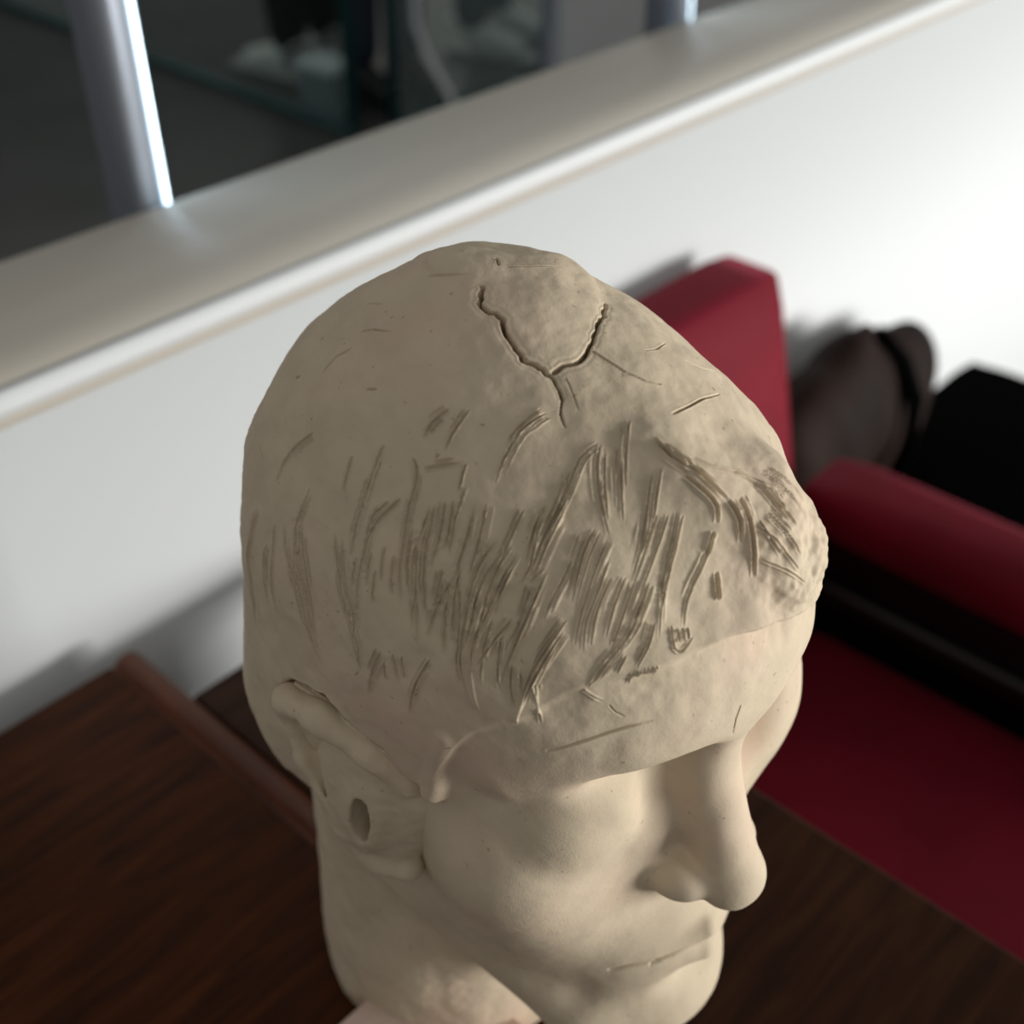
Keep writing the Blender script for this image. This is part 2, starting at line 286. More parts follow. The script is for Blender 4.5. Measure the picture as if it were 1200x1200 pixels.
# tool marks and cracks in the clay: width, depth, ridge, points on the head in 1/100 cm
STROKES = [
 (0.050,0.068,0.60,[(91,-530,862),(96,-586,792),(111,-671,647),(115,-701,579)]),
 (0.051,0.068,0.60,[(9,-579,810),(29,-634,727)]),
 (0.054,0.068,0.60,[(-170,-573,797),(-237,-611,717),(-261,-656,620)]),
 (0.059,0.068,0.60,[(-334,-681,503),(-361,-712,344),(-418,-715,-6)]),
 (0.054,0.068,0.60,[(-171,-705,551),(-135,-732,485),(-61,-761,398),(7,-785,238),(51,-786,179)]),
 (0.053,0.068,0.60,[(-99,-660,675),(-111,-711,557),(-72,-744,466),(-20,-765,383),(32,-784,232)]),
 (0.056,0.068,0.60,[(-215,-705,528),(-193,-746,396),(-175,-771,246)]),
 (0.053,0.068,0.60,[(-94,-699,590),(-60,-732,507),(-18,-757,422),(21,-779,289)]),
 (0.052,0.068,0.60,[(42,-685,627),(83,-719,541),(134,-740,463),(188,-754,381),(203,-768,260)]),
 (0.052,0.068,0.60,[(72,-685,624),(118,-719,532),(172,-745,428),(208,-767,263)]),
 (0.050,0.068,0.60,[(147,-614,740),(152,-655,670),(163,-698,576),(189,-746,418)]),
 (0.050,0.068,0.60,[(204,-583,771),(166,-634,704),(157,-672,635)]),
 (0.049,0.068,0.60,[(195,-519,852),(224,-549,810),(242,-600,736),(277,-660,620),(306,-693,530)]),
 (0.048,0.068,0.60,[(321,-457,873),(342,-504,819)]),
 (0.049,0.068,0.60,[(288,-560,775),(306,-617,686),(339,-664,581),(379,-704,442)]),
 (0.049,0.068,0.60,[(298,-549,784),(324,-608,692),(358,-656,587),(400,-680,500)]),
 (0.048,0.068,0.60,[(322,-532,796),(350,-587,713),(353,-628,645)]),
 (0.048,0.068,0.60,[(339,-522,800),(368,-568,731),(365,-597,690)]),
 (0.048,0.068,0.60,[(351,-487,832),(369,-548,757),(391,-592,683)]),
 (0.048,0.068,0.60,[(391,-497,804),(411,-538,747),(423,-593,664),(464,-626,576),(488,-664,457),(507,-681,357)]),
 (0.048,0.068,0.60,[(416,-481,809),(440,-526,747),(455,-584,658)]),
 (0.048,0.068,0.60,[(480,-505,747),(469,-567,675),(482,-624,566),(498,-664,443),(545,-672,303)]),
 (0.048,0.068,0.60,[(516,-496,735),(511,-558,657),(520,-610,561),(516,-650,466)]),
 (0.048,0.068,0.60,[(507,-513,721),(493,-561,667),(496,-616,569),(508,-664,429)]),
 (0.048,0.068,0.60,[(536,-492,725),(533,-539,668),(528,-597,577),(521,-644,475),(560,-666,288)]),
 (0.047,0.068,0.60,[(499,-433,808),(506,-481,757),(512,-539,684)]),
 (0.047,0.068,0.60,[(542,-410,801),(577,-492,694),(570,-527,654)]),
 (0.047,0.068,0.60,[(545,-314,867),(565,-377,812),(571,-436,758),(585,-501,676)]),
 (0.047,0.068,0.60,[(579,-371,807),(586,-441,742),(594,-500,670)]),
 (0.048,0.068,0.60,[(613,-468,691),(619,-536,594),(610,-599,474),(603,-629,387)]),
 (0.048,0.068,0.60,[(588,-566,575),(562,-612,510),(543,-646,440)]),
 (0.048,0.068,0.60,[(695,-481,588),(674,-550,492),(662,-590,400)]),
 (0.049,0.068,0.60,[(693,-509,546),(671,-578,419),(645,-614,279)]),
 (0.049,0.068,0.60,[(420,-611,636),(406,-652,565),(398,-689,475)]),
 (0.049,0.068,0.60,[(340,-671,566),(344,-688,520)]),
 (0.051,0.068,0.60,[(417,-701,413),(384,-728,315),(366,-740,200)]),
 (0.052,0.068,0.60,[(269,-743,375),(244,-760,284),(237,-766,205)]),
 (0.050,0.068,0.60,[(180,-672,629),(199,-707,542)]),
 (0.050,0.068,0.60,[(212,-654,656),(238,-688,574)]),
 (0.049,0.068,0.60,[(248,-652,646),(274,-692,549)]),
 (0.049,0.068,0.60,[(577,-596,529),(589,-619,452),(603,-629,383)]),
 (0.049,0.068,0.60,[(620,-599,460),(628,-613,393),(645,-614,333)]),
 (0.049,0.068,0.60,[(643,-591,439),(655,-599,381)]),
 (0.049,0.068,0.60,[(678,-575,412),(700,-574,289)]),
 (0.049,0.068,0.60,[(202,-400,958),(184,-445,927),(186,-479,895)]),
 (0.049,0.068,0.60,[(248,-372,965),(249,-436,917),(256,-470,884)]),
 (0.048,0.068,0.60,[(406,-251,971),(389,-329,939),(397,-399,890),(409,-443,848)]),
 (0.051,0.068,0.60,[(334,-728,387),(349,-736,318)]),
 (0.051,0.068,0.60,[(307,-735,383),(331,-743,299)]),
 (0.052,0.068,0.60,[(282,-747,343),(294,-751,290)]),
 (0.049,0.068,0.60,[(269,-606,717),(286,-641,652),(320,-672,574)]),
 (0.049,0.068,0.60,[(295,-595,724),(307,-640,644),(332,-674,563)]),
 (0.048,0.068,0.60,[(430,-589,666),(446,-629,585),(467,-663,483)]),
 (0.049,0.068,0.60,[(423,-625,608),(435,-655,536),(452,-681,444)]),
 (0.049,0.068,0.60,[(385,-613,654),(400,-651,571),(409,-667,528)]),
 (0.048,0.068,0.60,[(486,-574,652),(500,-621,555),(502,-646,494)]),
 (0.049,0.068,0.60,[(545,-594,567),(546,-627,490),(558,-651,392)]),
 (0.048,0.068,0.60,[(599,-505,658),(606,-553,578),(594,-604,486)]),
 (0.048,0.068,0.60,[(616,-502,647),(616,-554,566),(611,-589,498)]),
 (0.048,0.068,0.60,[(542,-518,689),(540,-557,636),(544,-587,581)]),
 (0.051,0.068,0.60,[(136,-693,596),(153,-719,523)]),
 (0.050,0.068,0.60,[(212,-683,595),(228,-716,506)]),
 (0.054,0.068,0.60,[(-106,-725,518),(-78,-744,462),(-42,-759,409)]),
 (0.057,0.068,0.60,[(-248,-723,447),(-244,-749,324),(-231,-762,239)]),
 (0.048,0.058,0.55,[(403,-254,971),(392,-310,949),(385,-356,924)]),
 (0.047,0.058,0.55,[(544,-202,920),(537,-264,899),(556,-327,852),(565,-377,812),(573,-458,735),(580,-505,675)]),
 (0.048,0.058,0.55,[(549,-201,917),(574,-240,887),(621,-281,835),(685,-317,762)]),
 (0.048,0.058,0.55,[(569,-207,904),(610,-252,858),(666,-301,788)]),
 (0.048,0.058,0.55,[(551,-121,941),(639,-220,857),(691,-271,785)]),
 (0.048,0.058,0.55,[(557,-100,943),(615,-178,894),(654,-221,847)]),
 (0.048,0.058,0.55,[(686,-160,875),(712,-198,819),(743,-251,747),(767,-309,684)]),
 (0.048,0.058,0.55,[(698,-137,887),(722,-177,831),(747,-223,761),(772,-303,683)]),
 (0.048,0.058,0.55,[(741,-196,789),(758,-246,735),(779,-321,661)]),
 (0.048,0.058,0.55,[(760,-174,786),(778,-234,720),(800,-321,636)]),
 (0.048,0.058,0.55,[(772,-154,791),(793,-197,726),(824,-261,650),(868,-320,533)]),
 (0.048,0.058,0.55,[(784,-145,783),(806,-194,712),(831,-257,643),(853,-300,578)]),
 (0.049,0.058,0.55,[(857,-92,729),(859,-124,693),(866,-163,654),(879,-221,602),(900,-257,541)]),
 (0.047,0.058,0.55,[(634,-372,765),(643,-413,722)]),
 (0.047,0.058,0.55,[(654,-336,775),(663,-387,727),(688,-454,633)]),
 (0.047,0.058,0.55,[(667,-329,769),(676,-380,721),(699,-454,620)]),
 (0.047,0.058,0.55,[(689,-326,752),(701,-385,692),(719,-454,595),(731,-487,527)]),
 (0.047,0.058,0.55,[(714,-347,713),(725,-390,662),(734,-449,582),(751,-476,513)]),
 (0.048,0.058,0.55,[(736,-360,678),(744,-419,607),(760,-459,527)]),
 (0.048,0.058,0.55,[(760,-332,675),(769,-382,617),(781,-425,547)]),
 (0.048,0.058,0.55,[(779,-321,661),(793,-376,590),(800,-423,519)]),
 (0.048,0.058,0.55,[(819,-345,586),(817,-389,537),(793,-465,454)]),
 (0.048,0.058,0.55,[(815,-406,517),(803,-445,476),(789,-481,421)]),
 (0.048,0.058,0.55,[(807,-419,511),(796,-459,461),(782,-488,411)]),
 (0.049,0.058,0.55,[(686,-502,567),(670,-546,507),(661,-588,409),(645,-614,279)]),
 (0.048,0.058,0.55,[(699,-495,561),(685,-541,494),(668,-585,402)]),
 (0.047,0.058,0.55,[(536,-389,822),(546,-450,762),(562,-488,710)]),
 (0.047,0.058,0.55,[(533,-406,811),(556,-471,734)]),
 (0.047,0.058,0.55,[(570,-351,828),(572,-416,775),(580,-495,688)]),
 (0.047,0.058,0.55,[(605,-470,696),(591,-507,664)]),
 (0.049,0.058,0.55,[(736,-53,898),(781,-12,864),(809,29,839),(853,76,800)]),
 (0.050,0.058,0.55,[(835,73,811),(890,104,777),(953,97,740)]),
 (0.051,0.058,0.55,[(833,131,798),(896,150,765),(962,159,710)]),
 (0.051,0.058,0.55,[(826,167,795),(887,193,756),(940,208,700)]),
 (0.050,0.058,0.55,[(915,-1,737),(963,27,701),(1012,68,608)]),
 (0.050,0.058,0.55,[(917,43,759),(965,58,721),(1005,83,644)]),
 (0.050,0.058,0.55,[(914,12,747),(961,18,695),(985,32,653)]),
 (0.050,0.058,0.55,[(955,-14,653),(996,37,618),(1033,90,558)]),
 (0.049,0.058,0.55,[(878,-283,554),(902,-295,499),(918,-279,488),(923,-242,516)]),
 (0.049,0.058,0.55,[(890,-273,545),(906,-278,510)]),
 (0.049,0.058,0.55,[(898,-260,542),(915,-266,507)]),
 (0.049,0.058,0.55,[(907,-248,539),(919,-254,512)]),
 (0.049,0.058,0.55,[(857,-395,448),(848,-402,405)]),
 (0.049,0.058,0.55,[(867,-379,453),(860,-384,420)]),
 (0.049,0.058,0.55,[(877,-363,459),(871,-364,425)]),
 (0.049,0.058,0.55,[(890,-344,459),(881,-346,423)]),
 (0.049,0.058,0.55,[(774,-496,401),(802,-470,370),(813,-460,360)]),
 (0.048,0.058,0.55,[(849,-317,568),(859,-348,516),(858,-386,462)]),
 (0.048,0.058,0.55,[(802,-291,656),(813,-329,611),(815,-366,569)]),
 (0.048,0.058,0.55,[(810,-320,622),(817,-358,575),(820,-391,530)]),
 (0.047,0.058,0.55,[(649,-363,760),(657,-406,716),(675,-461,639)]),
 (0.047,0.058,0.55,[(649,-414,716),(654,-459,663),(656,-482,631)]),
 (0.047,0.058,0.55,[(651,-446,681),(651,-487,631),(652,-518,584)]),
 (0.048,0.058,0.55,[(831,-401,495),(828,-429,452)]),
 (0.048,0.058,0.55,[(855,-353,517),(854,-383,477)]),
 (0.083,0.100,0.50,[(636,-92,923),(701,-102,906),(757,-77,877),(807,-53,836),(844,-37,801)]),
 (0.083,0.100,0.50,[(670,-87,919),(738,-78,894),(788,-66,851)]),
 (0.083,0.100,0.50,[(752,-104,870),(800,-79,828),(832,-69,794),(848,-83,755)]),
 (0.084,0.100,0.50,[(844,-37,801),(882,-31,754),(904,-46,700)]),
 (0.085,0.100,0.50,[(857,-5,800),(897,-9,750),(931,-25,684),(953,-41,611)]),
 (0.086,0.100,0.50,[(803,37,841),(847,84,802),(920,89,763),(975,97,714)]),
 (0.084,0.100,0.50,[(850,-95,736),(858,-133,688)]),
 (0.085,0.100,0.50,[(925,-145,582),(892,-124,645)]),
 (0.066,0.060,0.40,[(228,-520,842),(277,-486,862),(319,-455,876)]),
 (0.067,0.070,0.30,[(183,-519,855),(206,-525,842),(228,-547,811)]),
]
CRACKS = [
 (0.161,0.500,0.15,[(7,-82,1127),(60,-138,1110),(107,-140,1103),(141,-136,1097),(165,-162,1082),(220,-173,1065),(266,-194,1045),(306,-177,1037),(345,-170,1025)]),
 (0.111,0.420,0.10,[(345,-170,1025),(376,-176,1010),(411,-194,990)]),
 (0.057,0.200,0.05,[(411,-194,990),(432,-224,970),(465,-239,949)]),
 (0.159,0.500,0.15,[(345,-154,1029),(353,-107,1035),(364,-69,1036),(346,-15,1046)]),
 (0.130,0.420,0.12,[(346,-15,1046),(327,24,1053),(284,103,1058),(223,197,1052)]),
 (0.073,0.290,0.05,[(357,-16,1042),(405,-7,1023),(456,5,1000)]),
 (0.060,0.240,0.05,[(456,5,1000),(499,37,977),(522,76,961)]),
 (0.074,0.200,0.10,[(-65,47,1143),(-30,22,1141)]),
 (0.070,0.120,0.30,[(607,15,929),(600,99,914),(590,178,901),(578,285,865)]),
 (0.044,0.060,0.30,[(374,-142,1020),(418,-162,996),(458,-184,972)]),
 (0.049,0.060,0.30,[(468,255,938),(490,312,900),(488,390,852)]),
 (0.061,0.070,0.50,[(-14,34,1138),(30,93,1130),(71,168,1113)]),
 (0.048,0.050,0.50,[(419,133,1001),(422,181,987),(404,243,972)]),
 (0.073,0.050,0.30,[(-177,-120,1106),(-105,-99,1128),(-59,-67,1137)]),
 (0.076,0.100,0.30,[(-383,-462,832),(-369,-458,845)]),
 (0.073,0.100,0.40,[(-255,-456,900),(-238,-411,944),(-203,-384,974)]),
 (0.064,0.050,0.30,[(-433,-580,635),(-363,-614,633)]),
 (0.060,0.050,0.40,[(-222,-337,999),(-179,-327,1016),(-105,-319,1033)]),
 (0.058,0.060,0.40,[(-62,-462,936),(-27,-452,947)]),
 (0.072,0.080,0.00,[(-155,-277,1046),(-149,-278,1047)]),
 (0.049,0.040,0.40,[(-291,-249,1022),(-219,-244,1046)]),
 (0.077,0.100,0.10,[(896,-215,-1033),(915,-184,-1028)]),
 (0.054,0.070,0.20,[(1008,-99,221),(1006,-111,173),(998,-99,89)]),
 (0.071,0.050,0.30,[(848,-222,-622),(858,-209,-572),(875,-166,-537)]),
 (0.045,0.060,0.20,[(826,-448,346),(840,-436,322),(856,-419,308)]),
 (0.092,0.090,0.30,[(716,-567,192),(784,-509,232),(864,-416,272),(903,-357,278)]),
 (0.061,0.050,0.30,[(551,-567,-907),(557,-492,-1086)]),
 (0.155,0.170,0.00,[(801,-323,-1046),(833,-292,-1030),(866,-255,-1021),(916,-181,-1020),(948,-107,-1013),(975,5,-1038)]),
]

# ------------------------------------------------------------------ the setting
WALL = 0.535; LEDGE = 0.924
o = box('wall_back', (-2.2, 4.5, WALL, 0.66, 0, LEDGE-0.022), M['wall']); tag(o, kind='structure')
o = prism('trim_1', [(WALL, LEDGE-0.022), (WALL, LEDGE-0.003), (WALL+0.003, LEDGE), (0.666, LEDGE), (0.666, LEDGE-0.022)],
          'x', -2.2, 4.5, M['ledge']); tag(o, kind='structure')
e = prism('edge_strip', [(WALL-0.0065, LEDGE-0.012), (WALL-0.0065, LEDGE-0.006), (WALL-0.005, LEDGE-0.0012), (WALL-0.002, LEDGE+0.0004), (WALL+0.001, LEDGE+0.0002), (WALL+0.001, LEDGE-0.012)],
          'x', -2.2, 4.5, M['edge'], o)
o = box('floor', (-4, 7, -3.5, 8.5, -0.05, 0), M['floor']); tag(o, kind='structure')
o = box('wall_far', (-4, 7, 8.4, 8.5, 0, 2.8), M['grey_cloth']); tag(o, kind='structure')

# ------------------------------------------------------------------ the clay head
HEAD = Vector((0.2227, 0.2113, 0.975)); HEAD_RZ = R(-91.07)

def vnoise(p, freq, seed):
    rng = np.random.RandomState(seed); n = 32
    lat = rng.rand(n, n, n).astype(np.float32)*2-1
    q = p*freq+100.0; i = np.floor(q).astype(np.int64); f = (q-i).astype(np.float32); f = f*f*(3-2*f)
    i0 = i % n; i1 = (i+1) % n
    def g(a, b, c): return lat[a[:,0], b[:,1], c[:,2]]
    x = f[:,0]; y = f[:,1]; z = f[:,2]
    c00 = g(i0,i0,i0)*(1-x)+g(i1,i0,i0)*x; c10 = g(i0,i1,i0)*(1-x)+g(i1,i1,i0)*x
    c01 = g(i0,i0,i1)*(1-x)+g(i1,i0,i1)*x; c11 = g(i0,i1,i1)*(1-x)+g(i1,i1,i1)*x
    return (c00*(1-y)+c10*y)*(1-z)+(c01*(1-y)+c11*y)*z
def surface_nets(sdf, lo, hi, h):
    ax = [np.arange(lo[k], hi[k]+h, h, dtype=np.float32) for k in range(3)]
    G = np.stack(np.meshgrid(*ax, indexing='ij'), -1); shp = G.shape[:3]
    V = np.concatenate([sdf(c) for c in np.array_split(G.reshape(-1, 3), 24)]).reshape(shp)
    inside = V < 0
    c = np.zeros([s-1 for s in shp], dtype=np.int8)
    for a in (0,1):
        for b_ in (0,1):
            for d in (0,1): c += inside[a:shp[0]-1+a, b_:shp[1]-1+b_, d:shp[2]-1+d]
    cells = np.argwhere((c > 0) & (c < 8)); idx = -np.ones(c.shape, dtype=np.int64); idx[tuple(cells.T)] = np.arange(len(cells))
    acc = np.zeros((len(cells), 3)); cnt = np.zeros(len(cells))
    corners = [(a,b_,d) for a in (0,1) for b_ in (0,1) for d in (0,1)]
    for A in corners:
        for k in range(3):
            if A[k] == 0:
                B = list(A); B[k] = 1
                va = V[tuple((cells+A).T)]; vb = V[tuple((cells+B).T)]
                x = (va < 0) != (vb < 0); t = np.where(x, va/np.where(x, va-vb, 1), 0)
                pt = np.tile(np.array(A, float), (len(cells), 1)); pt[:,k] = t
                acc[x] += pt[x]; cnt[x] += 1
    verts = (cells+acc/cnt[:,None])*h+np.array(lo)
    quads = []
    for k in range(3):
        u, v = [(1,2), (2,0), (0,1)][k]
        sl0 = [slice(None)]*3; sl1 = [slice(None)]*3; sl0[k] = slice(0, -1); sl1[k] = slice(1, None)
        s = inside[tuple(sl0)].astype(np.int8)-inside[tuple(sl1)].astype(np.int8)
        e = np.argwhere(s != 0); e = e[(e[:,u] > 0) & (e[:,v] > 0) & (e[:,u] < shp[u]-1) & (e[:,v] < shp[v]-1)]
        sg = s[tuple(e.T)]
        du = np.zeros(3, int); du[u] = 1; dv = np.zeros(3, int); dv[v] = 1
        q = np.stack([idx[tuple((e-du-dv).T)], idx[tuple((e-dv).T)], idx[tuple(e.T)], idx[tuple((e-du).T)]], 1)
        q[sg < 0] = q[sg < 0][:, ::-1]; quads.append(q)
    return verts.astype(np.float32), np.concatenate(quads)
def subdivide(v, q):
    n = len(v); e = np.sort(np.stack([q, np.roll(q, -1, 1)], -1).reshape(-1, 2), 1)
    key, inv = np.unique(e[:,0]*n+e[:,1], return_inverse=True)
    em = (v[key//n]+v[key % n])/2; fm = v[q].mean(1); ei = inv.reshape(-1, 4)+n; fi = np.arange(len(q))+n+len(key)
    nv = np.concatenate([v, em, fm]); nq = np.concatenate([np.stack([q[:,k], ei[:,k], fi, ei[:,(k+3) % 4]], 1) for k in range(4)])
    return nv.astype(np.float32), nq
def vnormals(v, q):
    d1 = v[q[:,2]]-v[q[:,0]]; d2 = v[q[:,3]]-v[q[:,1]]; fn = np.cross(d1, d2); vn = np.zeros_like(v)
    for a in range(3):
        vn[:,a] = sum(np.bincount(q[:,k], fn[:,a], len(v)) for k in range(4))
    return vn/np.maximum(np.linalg.norm(vn, axis=1, keepdims=True), 1e-9)
def chunked(sdf, v): return np.concatenate([sdf(c) for c in np.array_split(v, max(1, len(v)//60000))])
def sdf_mesh(sdf, lo, hi, h, levels):
    v, q = surface_nets(sdf, lo, hi, h)
    for it in range(levels+1):
        for rep in range(2 if it < levels else 1):
            nr = vnormals(v, q); d = chunked(sdf, v); v = v-nr*np.clip(d, -0.1, 0.1)[:,None]
        if it < levels: v, q = subdivide(v, q)
    return v, q
def refine(v, q, sel):
    n = len(v); s, keep = q[sel], q[~sel]
    e = np.sort(np.stack([s, np.roll(s, -1, 1)], -1).reshape(-1, 2), 1); key, inv = np.unique(e[:,0]*n+e[:,1], return_inverse=True)
    ke = np.sort(np.stack([keep, np.roll(keep, -1, 1)], -1).reshape(-1, 2), 1); border = np.isin(key, ke[:,0]*n+ke[:,1])
    em = (v[key//n]+v[key % n])/2; fm = v[s].mean(1); ei = inv.reshape(-1, 4)+n; fi = np.arange(len(s))+n+len(key)
    nq = np.concatenate([np.stack([s[:,k], ei[:,k], fi, ei[:,(k+3) % 4]], 1) for k in range(4)]+[keep])
    hang = np.nonzero(border)[0]+n
    return np.concatenate([v, em, fm]).astype(np.float32), nq, hang, np.stack([key[border]//n, key[border] % n], 1)
def to_mesh(name, v, q):
    me = bpy.data.meshes.new(name); me.vertices.add(len(v)); me.vertices.foreach_set('co', np.ascontiguousarray(v, dtype=np.float32).ravel())
    me.loops.add(q.size); me.loops.foreach_set('vertex_index', q.astype(np.int32).ravel())
    me.polygons.add(len(q)); me.polygons.foreach_set('loop_start', (np.arange(len(q))*4).astype(np.int32))
    me.update(calc_edges=True); me.validate()
    return me
def smooth_path(P, step):
    P = np.asarray(P, float)
    if len(P) > 2:
        T = np.concatenate([[2*P[0]-P[1]], P, [2*P[-1]-P[-2]]]); out = []
        for k in range(1, len(T)-2):
            n = max(2, int(np.linalg.norm(T[k+1]-T[k])/step)); t = np.linspace(0, 1, n, endpoint=False)[:,None]
            out.append(0.5*((2*T[k])+(-T[k-1]+T[k+1])*t+(2*T[k-1]-5*T[k]+4*T[k+1]-T[k+2])*t*t+(-T[k-1]+3*T[k]-3*T[k+1]+T[k+2])*t**3))
        return np.concatenate(out+[P[-1:]])
    n = max(2, int(np.linalg.norm(P[1]-P[0])/step)); return P[0]+(P[1]-P[0])*np.linspace(0, 1, n+1)[:,None]
def carve(v, disp, path, width, depth, ridge, taper=True, sharp=False):
    """a groove of gaussian section with a raised burr on each side, tapering to its ends"""
    P = smooth_path(path, 0.3); reach = width*4+0.05
    lo = P.min(0)-reach; hi = P.max(0)+reach
    near = ORDER[np.searchsorted(ZS, lo[2]):np.searchsorted(ZS, hi[2])]; near = near[((v[near] > lo) & (v[near] < hi)).all(1)]
    if not len(near): return
    x = v[near].astype(np.float64); best = np.full(len(x), 1e9); par = np.zeros(len(x))
    L = np.concatenate([[0], np.cumsum(np.linalg.norm(np.diff(P, axis=0), axis=1))])
    for k in range(len(P)-1):
        ba = P[k+1]-P[k]; h = np.clip((x-P[k])@ba/(ba@ba), 0, 1)
        d = np.linalg.norm(x-P[k]-h[:,None]*ba, axis=1); m_ = d < best
        best[m_] = d[m_]; par[m_] = (L[k]+h*np.linalg.norm(ba))[m_]
    t = par/L[-1]; env = np.clip(np.minimum(t/0.10, (1-t)/0.30), 0, 1)**0.7 if taper else np.clip(np.minimum(t/0.06, (1-t)/0.06), 0.35, 1)
    u = best/width
    prof = -np.exp(-(u*1.25)**(4 if sharp else 2))+ridge*np.exp(-((u-1.55)/0.5)**2)
    disp[near] += (depth*env*prof).astype(np.float32)

def cut(p): return np.maximum(head_sdf(p), -22.25-np.asarray(p)[:,2])
v, q = sdf_mesh(cut, (-10.5,-9.6,-23.0), (12.6,9.6,12.6), 0.21, 2)
# finer quads where the hair is combed
nr = vnormals(v, q); fc = v[q].mean(1); fnr = nr[q].mean(1)
fine = (fnr@np.array([0.53,-0.54,0.65]) > 0.05) & (fc[:,2] > -1.5+0.25*np.abs(fc[:,0]))
v, q, hang, ends = refine(v, q, fine)
ORDER = np.argsort(v[:,2]); ZS = v[ORDER, 2]
nr = vnormals(v, q); disp = np.zeros(len(v), dtype=np.float32)
face = np.clip((3.5-v[:,2])/3, 0, 1)*np.clip((v[:,0]-1)/3, 0, 1)
lump = vnoise(v, 0.55, 1)*0.10+vnoise(v, 1.3, 2)*0.045+vnoise(v, 3.1, 3)*0.018
disp += lump*(1-0.7*face)+vnoise(v, 7.0, 4)*0.004*(1-0.8*face)
rs = np.random.RandomState(11)
for w_, dp, rg, pts in STROKES:
    P0 = np.array(pts)/100.0; carve(v, disp, P0, w_*0.60, dp*1.0, rg*1.8)
    # the comb's other teeth run alongside
    t = P0[-1]-P0[0]; ln = np.linalg.norm(t)
    if ln > 1.0 and w_ < 0.09:
        c = P0.mean(0)-np.array([0, 0, 1.0]); sidev = np.cross(t, c); sidev /= np.linalg.norm(sidev)
        for k in (-1, 1):
            if rs.rand() < 0.75:
                o_ = sidev*k*rs.uniform(0.11, 0.19); a0, a1 = rs.uniform(0, 0.3), rs.uniform(0.6, 1.0)
                Q = smooth_path(P0+o_, 0.3); Q = Q[int(a0*len(Q)):max(int(a0*len(Q))+3, int(a1*len(Q)))]
                if len(Q) > 2: carve(v, disp, Q, w_*rs.uniform(0.4, 0.6), dp*rs.uniform(0.4, 0.9), rg*1.8)
# the rest of the hair, on the sides the photograph does not show, raked in the same way
rng = random.Random(5)
def surf(az, z):
    dirn = np.stack([np.cos(az), -np.sin(az), az*0], 1); p = np.stack([8*np.cos(az), -8*np.sin(az), z], 1)
    for _ in range(20): p = p-dirn*head_sdf(p)[:,None]*0.8
    return p
paths = []; az = []; zz = []
for k in range(125):
    a = R(rng.uniform(-172, -22) if k < 105 else rng.uniform(140, 172)); z0 = rng.uniform(0.5, 7.5); n = rng.randint(3, 5); ln = rng.uniform(2.0, 4.5); dr = rng.uniform(-.01, .04)
    paths.append((len(az), n)); az += [a+dr*i for i in range(n)]; zz += [z0-ln*i/n for i in range(n)]
S_ = surf(np.array(az), np.array(zz))
for k, n in paths: carve(v, disp, S_[k:k+n], rng.uniform(0.04, 0.06), rng.uniform(0.035, 0.06), 0.5)
curl = np.exp(-((v-np.array([9.4, 1.4, 5.9]))**2).sum(1)/3.0); disp += curl*(vnoise(v, 2.4, 21)*0.14+vnoise(v, 5.5, 22)*0.06)
disp = np.clip(disp, -0.24, 0.26)
for w_, dp, rg, pts in CRACKS:
    P0 = np.array(pts)/100.0
    if dp > 0.3:
        P0 = smooth_path(P0, 0.12); P0[1:-1] += rs.randn(len(P0)-2, 3)*0.022
        carve(v, disp, P0, w_*0.42, dp*2.2, 0.0, taper=False, sharp=True); carve(v, disp, P0, w_*0.75, 0.05, -0.3, taper=False)
    else: carve(v, disp, P0, w_*0.5, dp*1.4, rg*0.5, taper=True, sharp=dp > 0.2)
v = v+nr*disp[:,None]
v[hang] = v[ends].mean(1)
base = v[:,2] < -22.2; v[base, 2] = -22.25
sculpt = empty('clay_head_sculpture', (HEAD.x, HEAD.y, HEAD.z-0.2225), HEAD_RZ)
tag(sculpt, 'cream clay sculpture of a head with combed hair and a cracked crown', 'sculpture')
off = np.array([0, 0, 22.25], dtype=np.float32)
o = link('head', to_mesh('head', (v+off)*0.01, q), M['clay'], sculpt)
for side in (-1, 1):
    lo = (-3.2, -9.4, -8.2) if side < 0 else (-3.2, 5.6, -8.2); hi = (4.2, -5.6, 0.8) if side < 0 else (4.2, 9.4, 0.8)
    ve, qe = sdf_mesh(ear_sdf, lo, hi, 0.12, 1)
    ne = vnormals(ve, qe); ve = ve+ne*(vnoise(ve, 1.6, 8)*0.05+vnoise(ve, 4.0, 9)*0.02)[:,None]
    link('ear', to_mesh('ear', (ve+off)*0.01, qe), M['clay'], sculpt)

# ------------------------------------------------------------------ desks and the base board
DZ = 0.750
def legs(parent, xs, ys, z1, m, w=0.025):
    for x in xs:
        for y in ys:
            bm = box_bm(x-w, x+w, y-w, y+w, 0, z1, 0.004, 2)
            for vv in bm.verts:
                if vv.co.z < 0.3: vv.co.x = x+(vv.co.x-x)*0.7; vv.co.y = y+(vv.co.y-y)*0.7
            from_bm('leg', bm, m, parent)
X0, X1 = -1.05, 0.225
desk = empty('writing_desk', ((X0+X1)/2, 0.12, 0)); tag(desk, 'red-brown wooden desk with a rounded moulded edge, under the clay head', 'desk')
cx, cy = desk.location.x, desk.location.y
def part(ob): ob.location.x -= cx; ob.location.y -= cy; return ob
part(box('desktop', (X0, X1-0.020, -0.34, 0.505, DZ-0.028, DZ), M['desk'], desk, 0.002, 2))
rim = [(X1-0.0205, DZ-0.028), (X1-0.0205, DZ-0.0015), (X1-0.018, DZ-0.0025), (X1-0.0165, DZ-0.0005), (X1-0.013, DZ+0.0018), (X1-0.008, DZ+0.002), (X1-0.004, DZ+0.0005),
       (X1-0.001, DZ-0.004), (X1, DZ-0.010), (X1-0.001, DZ-0.016), (X1-0.005, DZ-0.021), (X1-0.008, DZ-0.028)]
